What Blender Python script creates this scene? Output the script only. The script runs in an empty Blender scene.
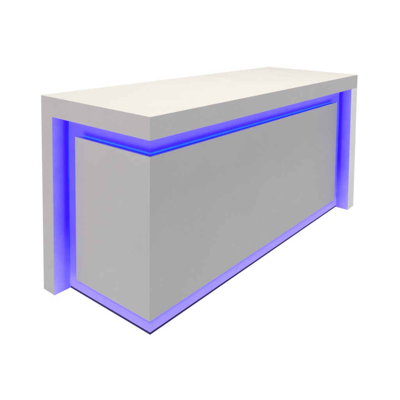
import bpy, bmesh, math
from mathutils import Matrix, Vector

S = bpy.context.scene
COL = S.collection
S.view_settings.view_transform = 'Standard'
S.view_settings.look = 'None'
S.view_settings.exposure = 0.0
S.view_settings.gamma = 1.0
S.cycles.use_denoising = True
S.cycles.max_bounces = 8
S.cycles.sample_clamp_indirect = 10.0

# ---------------------------------------------------------------- dimensions (metres)
H, L, W = 1.10, 2.172, 0.887          # counter height, length along the front, depth
T = 0.107                             # thickness of top and legs
LT = H - T                            # underside of the top
LB = L - 0.1075                       # inner face of the right leg
WA = W - 0.107                        # inner face of the left leg
CX, CY = 0.0953, 0.1074               # faces of the recessed body
PX, PY = 0.0706, 0.0821               # faces of the raised panels
ZB, ZT = 0.0905, 0.888                # panel bottom and top
PYE, PXE = 0.681, 1.982               # far ends of the panels


# ---------------------------------------------------------------- materials
def paint(name, col, rough=0.5, grain=0.03, var=0.05, spec=0.35):
    """Satin white lacquer: slight cloudy tone change, fine orange-peel bump."""
    m = bpy.data.materials.new(name); m.use_nodes = True
    nt = m.node_tree; N = nt.nodes; lk = nt.links
    b = N['Principled BSDF']
    b.inputs['Roughness'].default_value = rough
    b.inputs['Specular IOR Level'].default_value = spec
    tc = N.new('ShaderNodeTexCoord')
    n1 = N.new('ShaderNodeTexNoise'); n1.inputs['Scale'].default_value = 3.2; n1.inputs['Detail'].default_value = 3
    n2 = N.new('ShaderNodeTexNoise'); n2.inputs['Scale'].default_value = 210; n2.inputs['Detail'].default_value = 2
    lk.new(tc.outputs['Object'], n1.inputs['Vector']); lk.new(tc.outputs['Object'], n2.inputs['Vector'])
    r1 = N.new('ShaderNodeMapRange')
    r1.inputs['From Min'].default_value = 0.3; r1.inputs['From Max'].default_value = 0.7
    r1.inputs['To Min'].default_value = 1 - var; r1.inputs['To Max'].default_value = 1 + var * 0.5
    lk.new(n1.outputs['Fac'], r1.inputs['Value'])
    r2 = N.new('ShaderNodeMapRange')
    r2.inputs['From Min'].default_value = 0.25; r2.inputs['From Max'].default_value = 0.75
    r2.inputs['To Min'].default_value = 1 - grain; r2.inputs['To Max'].default_value = 1 + grain
    lk.new(n2.outputs['Fac'], r2.inputs['Value'])
    mu = N.new('ShaderNodeMath'); mu.operation = 'MULTIPLY'
    lk.new(r1.outputs['Result'], mu.inputs[0]); lk.new(r2.outputs['Result'], mu.inputs[1])
    vm = N.new('ShaderNodeVectorMath'); vm.operation = 'SCALE'
    vm.inputs[0].default_value = col
    lk.new(mu.outputs[0], vm.inputs['Scale']); lk.new(vm.outputs[0], b.inputs['Base Color'])
    bp = N.new('ShaderNodeBump'); bp.inputs['Strength'].default_value = 0.06; bp.inputs['Distance'].default_value = 0.001
    lk.new(n2.outputs['Fac'], bp.inputs['Height']); lk.new(bp.outputs['Normal'], b.inputs['Normal'])
    return m


def glow(name, base, emit, strength, rough=0.45):
    m = bpy.data.materials.new(name); m.use_nodes = True
    b = m.node_tree.nodes['Principled BSDF']
    b.inputs['Base Color'].default_value = (*base, 1)
    b.inputs['Roughness'].default_value = rough
    b.inputs['Specular IOR Level'].default_value = 0.2
    b.inputs['Emission Color'].default_value = (*emit, 1)
    b.inputs['Emission Strength'].default_value = strength
    return m


def painted_glow(name, base, axis, stops, strength=1.0, mottle=0.0, rough=0.5, fade=None, foot=None):
    """Surface with LED glow and spill painted into its emission: the colour ramps
    along one object axis ('X', 'Y' or 'Z', metres); mottle varies it gently along its length."""
    m = bpy.data.materials.new(name); m.use_nodes = True
    nt = m.node_tree; N = nt.nodes; lk = nt.links
    b = N['Principled BSDF']
    b.inputs['Base Color'].default_value = (*base, 1)
    b.inputs['Roughness'].default_value = rough
    b.inputs['Specular IOR Level'].default_value = 0.2
    tc = N.new('ShaderNodeTexCoord'); sp = N.new('ShaderNodeSeparateXYZ')
    lk.new(tc.outputs['Object'], sp.inputs[0])
    mr = N.new('ShaderNodeMapRange')
    mr.inputs['From Min'].default_value = stops[0][0]; mr.inputs['From Max'].default_value = stops[-1][0]
    lk.new(sp.outputs[axis], mr.inputs['Value'])
    cr = N.new('ShaderNodeValToRGB'); el = cr.color_ramp.elements
    span = stops[-1][0] - stops[0][0]
    while len(el) < len(stops): el.new(0.5)
    for i, (p, c) in enumerate(stops):
        el[i].position = (p - stops[0][0]) / span; el[i].color = (*c, 1)
    lk.new(mr.outputs['Result'], cr.inputs['Fac'])
    out = cr.outputs['Color']
    if foot:      # floor bounce painted in as emission low down: (colour, height)
        fm = N.new('ShaderNodeMapRange'); fm.interpolation_type = 'SMOOTHSTEP'
        fm.inputs['From Min'].default_value = 0.0; fm.inputs['From Max'].default_value = foot[1]
        fm.inputs['To Min'].default_value = 1.0; fm.inputs['To Max'].default_value = 0.0
        lk.new(sp.outputs['Z'], fm.inputs['Value'])
        fs = N.new('ShaderNodeVectorMath'); fs.operation = 'SCALE'; fs.inputs[0].default_value = foot[0]
        lk.new(fm.outputs['Result'], fs.inputs['Scale'])
        fa = N.new('ShaderNodeVectorMath'); fa.operation = 'ADD'
        lk.new(out, fa.inputs[0]); lk.new(fs.outputs[0], fa.inputs[1]); out = fa.outputs[0]
    if fade:      # the tape ends here: (axis, from, to, painted glow colour of the body beyond)
        dm = N.new('ShaderNodeMapRange'); dm.interpolation_type = 'SMOOTHSTEP'
        dm.inputs['From Min'].default_value = fade[1]; dm.inputs['From Max'].default_value = fade[2]
        lk.new(sp.outputs[fade[0]], dm.inputs['Value'])
        mx = N.new('ShaderNodeMix'); mx.data_type = 'RGBA'
        lk.new(dm.outputs['Result'], mx.inputs['Factor']); lk.new(out, mx.inputs['A'])
        mx.inputs['B'].default_value = (*fade[3], 1); out = mx.outputs['Result']
    if mottle:
        nz = N.new('ShaderNodeTexNoise'); nz.inputs['Scale'].default_value = 14; nz.inputs['Detail'].default_value = 2
        lk.new(tc.outputs['Object'], nz.inputs['Vector'])
        mm = N.new('ShaderNodeMapRange')
        mm.inputs['From Min'].default_value = 0.3; mm.inputs['From Max'].default_value = 0.7
        mm.inputs['To Min'].default_value = 1 - mottle; mm.inputs['To Max'].default_value = 1 + mottle
        lk.new(nz.outputs['Fac'], mm.inputs['Value'])
        vs = N.new('ShaderNodeVectorMath'); vs.operation = 'SCALE'
        lk.new(out, vs.inputs[0]); lk.new(mm.outputs['Result'], vs.inputs['Scale']); out = vs.outputs[0]
    lk.new(out, b.inputs['Emission Color'])
    b.inputs['Emission Strength'].default_value = strength
    return m


WHITE = paint('satin_white_laminate', (0.476, 0.459, 0.468), var=0.03, grain=0.065)
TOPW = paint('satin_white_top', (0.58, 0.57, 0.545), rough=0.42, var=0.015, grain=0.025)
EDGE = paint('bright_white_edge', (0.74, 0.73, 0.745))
DARK = paint('painted_gap_shade', (0.035, 0.028, 0.10), rough=0.6, spec=0.05)  # shade of the gap under the body, as a dark colour
# LED spill on the recess faces, painted as emission: deepest blue next to the diodes, paler away from them
AB = (0.055, 0.010, 0.30)
PALE, MID, DEEP = (0.175, 0.148, 0.95), (0.12, 0.100, 0.95), (0.020, 0.0, 1.4)
BODY = painted_glow('body_painted_glow', AB, 'Z', [
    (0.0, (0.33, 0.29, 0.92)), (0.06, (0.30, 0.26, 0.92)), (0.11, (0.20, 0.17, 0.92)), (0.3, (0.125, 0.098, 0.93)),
    (0.6, MID), (ZT + 0.045, MID), (LT - 0.012, PALE)], 1.0, 0.04)  # wall glow painted in, with floor light in the pale low stops
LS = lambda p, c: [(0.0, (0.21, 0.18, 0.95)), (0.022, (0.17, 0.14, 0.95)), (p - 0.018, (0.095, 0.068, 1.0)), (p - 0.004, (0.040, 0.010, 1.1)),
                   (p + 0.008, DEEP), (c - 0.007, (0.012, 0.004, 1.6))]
FT = ((0.13, 0.125, 0.0), 0.42)  # light bounced off the floor, painted onto the leg sheets
SPILL_L = painted_glow('leg_painted_spill', AB, 'X', LS(PX, CX) + [(CX, (0.014, 0.045, 1.6))], 1.0, 0.10, foot=FT)
SPILL_R = painted_glow('leg_painted_spill', AB, 'Y', LS(PY, CY) + [(CY, (0.014, 0.015, 1.6))], 1.0, 0.10, foot=FT)
TS = [(ZT - 0.004, (0.02, 0.01, 1.5)), (ZT + 0.0017, (0.010, 0.012, 1.8)), (ZT + 0.0035, (0.0, 0.15, 3.0)), (ZT + 0.0085, (0.0, 0.15, 3.0)),
      (ZT + 0.0125, (0.006, 0.01, 2.5)), (ZT + 0.021, (0.014, 0.0, 1.6)), (ZT + 0.028, (0.048, 0.026, 1.0)), (ZT + 0.036, (0.09, 0.072, 0.95)), (ZT + 0.045, MID)]  # cyan tape line, then its spill up the wall painted in
TAPE_L = painted_glow('led_tape_painted_spill', AB, 'Z', TS, 1.0, 0.10, fade=('Y', PYE - 0.075, PYE - 0.015, MID))
TAPE_R = painted_glow('led_tape_painted_spill', AB, 'Z', TS, 1.0, 0.10, fade=('X', PXE - 0.09, PXE - 0.015, MID))
CHAN = painted_glow('blue_led_channel', (0.02, 0.02, 0.2), 'Z', [(0.0, (0.17, 0.15, 1.2)), (0.25, (0.06, 0.05, 1.5)), (0.42, (0.014, 0.02, 1.8)), (0.75, (0.006, 0.07, 2.0)), (LT, (0.012, 0.0, 1.6))], 1.0, 0.5)  # paler low stops paint floor light onto the LED channel
LOWER = glow('blue_led_diffuser', (0.08, 0.05, 0.4), (0.20, 0.165, 1.0), 1.0)
BEAD = glow('cyan_led', (0.02, 0.05, 0.2), (0.0, 0.068, 1.0), 3.0)


# ---------------------------------------------------------------- geometry helpers
def add_box(bm, x0, x1, y0, y1, z0, z1, mi=0):
    v = [bm.verts.new((x, y, z)) for x in (x0, x1) for y in (y0, y1) for z in (z0, z1)]
    fs = []
    for q in ((0, 1, 3, 2), (4, 6, 7, 5), (0, 4, 5, 1), (2, 3, 7, 6), (0, 2, 6, 4), (1, 5, 7, 3)):
        f = bm.faces.new([v[i] for i in q]); f.material_index = mi; fs.append(f)
    return fs


def add_prism(bm, pts, z0, z1, mi=0):
    a = [bm.verts.new((x, y, z0)) for x, y in pts]
    b = [bm.verts.new((x, y, z1)) for x, y in pts]
    n = len(pts)
    bm.faces.new(a[::-1]).material_index = mi
    bm.faces.new(b).material_index = mi
    for i in range(n):
        bm.faces.new((a[i], a[(i + 1) % n], b[(i + 1) % n], b[i])).material_index = mi


def bevel(bm, test, off=0.0022, seg=2):
    es = [e for e in bm.edges if test((e.verts[0].co + e.verts[1].co) / 2, (e.verts[1].co - e.verts[0].co).normalized())]
    bmesh.ops.bevel(bm, geom=es, offset=off, segments=seg, profile=0.5, affect='EDGES')


def link(name, bm, mats, parent=None, origin=(0, 0, 0)):
    bmesh.ops.recalc_face_normals(bm, faces=bm.faces[:])
    me = bpy.data.meshes.new(name); bm.to_mesh(me); bm.free()
    for m in mats: me.materials.append(m)
    o = bpy.data.objects.new(name, me); COL.objects.link(o)
    if parent: o.parent = parent
    return o


# ---------------------------------------------------------------- the counter
counter = bpy.data.objects.new('bar_counter', None); COL.objects.link(counter)
counter.empty_display_size = 0.3
counter['label'] = 'white bar counter with thick top, two legs and glowing blue LED recesses'
counter['category'] = 'bar counter'

bm = bmesh.new(); add_box(bm, 0, L, 0, W, LT, H)
bevel(bm, lambda c, d: c.z > H - 1e-4 or abs(d.z) > .9)
bm.normal_update()
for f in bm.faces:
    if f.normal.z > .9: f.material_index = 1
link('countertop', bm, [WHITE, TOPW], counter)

# left leg (at the back of the short side) and right leg (end of the long front)
bm = bmesh.new(); add_box(bm, 0, 0.42, WA, W, 0, LT)
bevel(bm, lambda c, d: abs(d.z) > .9)
link('leg', bm, [WHITE], counter)
bm = bmesh.new(); add_box(bm, LB, L, 0, W, 0, LT)
bevel(bm, lambda c, d: abs(d.z) > .9)
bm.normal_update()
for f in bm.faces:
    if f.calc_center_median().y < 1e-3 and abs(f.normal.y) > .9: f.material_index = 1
rl = link('leg', bm, [WHITE, EDGE], counter)

# recessed body that carries the panels; LED spill is painted on it as a blue glow
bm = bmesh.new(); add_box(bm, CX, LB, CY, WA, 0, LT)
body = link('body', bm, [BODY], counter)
# thin added sheets on the legs' inner faces, carrying painted LED spill
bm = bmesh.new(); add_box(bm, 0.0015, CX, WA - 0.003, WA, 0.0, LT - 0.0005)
link('spill_glow_sheet', bm, [SPILL_L], counter)
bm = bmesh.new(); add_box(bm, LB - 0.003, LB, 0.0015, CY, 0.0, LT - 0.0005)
link('spill_glow_sheet', bm, [SPILL_R], counter)

# raised panels, mitred at the corner
g = 0.0001
bm = bmesh.new()
add_prism(bm, [(PX, PY + g), (CX - g, CY - g + g), (CX - g, PYE), (PX, PYE)], ZB, ZT)
bevel(bm, lambda c, d: c.x < PX + 1e-4 and c.y > PY + 0.01 and abs(d.z) > .9, 0.0012)
link('panel', bm, [WHITE], counter)
bm = bmesh.new()
add_prism(bm, [(PX + g, PY), (PXE, PY), (PXE, CY - g), (CX - g + g, CY - g)], ZB, ZT)
bevel(bm, lambda c, d: c.y < PY + 1e-4 and c.x > PX + 0.01 and abs(d.z) > .9, 0.0012)
link('panel', bm, [WHITE], counter)

# LED tape along the top of each panel: row of diodes on a plate painted with their wall glow
P, BL = 0.0167, 0.009
def top_strip(axis, a0, a1):
    bm = bmesh.new()
    z0, z1 = ZT - 0.0035, ZT + 0.045
    zb0, zb1 = ZT + 0.0038, ZT + 0.0083
    if axis == 'y':
        add_box(bm, CX - 0.0005, CX, a0, a1, z0, z1)
        add_box(bm, CX - 0.016, CX - 0.0005, CY - 0.016, a1 - 0.004, ZT + 0.0003, ZT + 0.0016)   # tape lying on the panel's top edge
    else:
        add_box(bm, a0, a1, CY - 0.0005, CY, z0, z1)
        add_box(bm, CX - 0.0004, a1 - 0.004, CY - 0.016, CY - 0.0005, ZT + 0.0003, ZT + 0.0016)
    n = int((a1 - a0 - 0.06) / P)
    s = a0 + 0.02
    for k in range(n):
        p = s + k * P
        if axis == 'y': add_box(bm, CX - 0.0016, CX - 0.0004, p, p + BL, zb0, zb1, 1)
        else: add_box(bm, p, p + BL, CY - 0.0016, CY - 0.0004, zb0, zb1, 1)
    return link('led_strip', bm, [TAPE_L if axis == 'y' else TAPE_R, BEAD], counter)
top_strip('y', CY - 0.0005, PYE)
top_strip('x', CX, PXE)

# LED channel in the corner between each leg and the body
bm = bmesh.new(); add_box(bm, CX - 0.006, CX - 0.001, WA - 0.0045, WA - 0.003, 0.003, LT - 0.002)
link('led_strip', bm, [CHAN], counter)
bm = bmesh.new(); add_box(bm, LB - 0.0045, LB - 0.003, CY - 0.006, CY - 0.001, 0.003, LT - 0.002)
link('led_strip', bm, [CHAN], counter)

# LED diffuser under the bottom edge of each panel
bm = bmesh.new(); add_box(bm, CX - 0.010, CX, CY, PYE, ZB - 0.025, ZB - 0.0005)
link('led_strip', bm, [LOWER], counter)
bm = bmesh.new(); add_box(bm, CX - 0.010, PXE, CY - 0.010, CY, ZB - 0.025, ZB - 0.0005)
link('led_strip', bm, [LOWER], counter)

# dark strip standing in for the shadow gap at the foot of the body
bm = bmesh.new()
q = 0.0016
add_prism(bm, [(CX - q, CY - q), (LB - 0.004, CY - q), (LB - 0.004, CY), (CX, CY), (CX, WA - 0.008), (CX - q, WA - 0.008)], 0.0035, 0.012)
link('gap_shade_strip', bm, [DARK], counter)

# ---------------------------------------------------------------- added white floor sheet, glowing by itself
bm = bmesh.new()
bmesh.ops.create_circle(bm, cap_ends=True, segments=96, radius=60)
bmesh.ops.translate(bm, verts=bm.verts[:], vec=(1, 0.4, -0.001))
fl = bpy.data.materials.new('glowing_white_floor'); fl.use_nodes = True
b = fl.node_tree.nodes['Principled BSDF']
b.inputs['Base Color'].default_value = (0.05, 0.05, 0.05, 1); b.inputs['Roughness'].default_value = 1.0
b.inputs['Specular IOR Level'].default_value = 0.0
b.inputs['Emission Color'].default_value = (1, 1, 1, 1); b.inputs['Emission Strength'].default_value = 1.0  # self-glow keeps it shadowless and fills the upright faces
fo = link('added_glowing_floor', bm, [fl]); fo['kind'] = 'structure'

# ---------------------------------------------------------------- world: white at the horizon, dimmer overhead
w = bpy.data.worlds.new('World'); S.world = w; w.use_nodes = True
nt = w.node_tree; N = nt.nodes; lk = nt.links
tc = N.new('ShaderNodeTexCoord'); sp = N.new('ShaderNodeSeparateXYZ'); cr = N.new('ShaderNodeValToRGB')
lk.new(tc.outputs['Generated'], sp.inputs[0]); lk.new(sp.outputs['Z'], cr.inputs['Fac'])
e = cr.color_ramp.elements
e[0].position = 0.2; e[0].color = (1.02, 1.02, 1.02, 1)
e[1].position = 0.36; e[1].color = (0.12, 0.12, 0.12, 1)
lk.new(cr.outputs['Color'], N['Background'].inputs['Color'])
N['Background'].inputs['Strength'].default_value = 1.0

# ---------------------------------------------------------------- added unseen lights
def area(name, loc, target, size, power, col):
    d = bpy.data.lights.new(name, 'AREA'); d.shape = 'DISK'; d.size = size; d.energy = power; d.color = col
    o = bpy.data.objects.new(name, d); COL.objects.link(o)
    o.location = loc
    o.rotation_euler = (Vector(target) - Vector(loc)).to_track_quat('-Z', 'Y').to_euler()
    return o
area('top_fill', (0.9, -0.2, 6.0), (1.0, 0.4, 1.1), 2.4, 375, (1.0, 0.965, 0.90))  # unseen light added to brighten the countertop
area('left_fill', (-4.5, 1.6, 2.6), (0.0, 0.4, 0.7), 1.4, 64, (1.0, 0.95, 0.87))  # unseen warm light added to lift the left-hand faces

# ---------------------------------------------------------------- camera
yaw, pitch, roll = 0.9612, 0.0704, 0.0200
fw = Vector((math.sin(yaw) * math.cos(pitch), math.cos(yaw) * math.cos(pitch), -math.sin(pitch)))
rt = Vector((math.cos(yaw), -math.sin(yaw), 0)); up = rt.cross(fw)
r2 = math.cos(roll) * rt + math.sin(roll) * up
u2 = -math.sin(roll) * rt + math.cos(roll) * up
cd = bpy.data.cameras.new('camera'); co = bpy.data.objects.new('camera', cd); COL.objects.link(co)
M = Matrix((r2, u2, -fw)).transposed().to_4x4(); M.translation = Vector((-1.363, -1.5813, 1.5362))
co.matrix_world = M
cd.sensor_width = 36; cd.lens = 467.4 / 400 * 36
cd.shift_x = -69.21 / 400; cd.shift_y = -147.5 / 400
cd.clip_end = 300; cd.clip_start = 0.05
S.camera = co
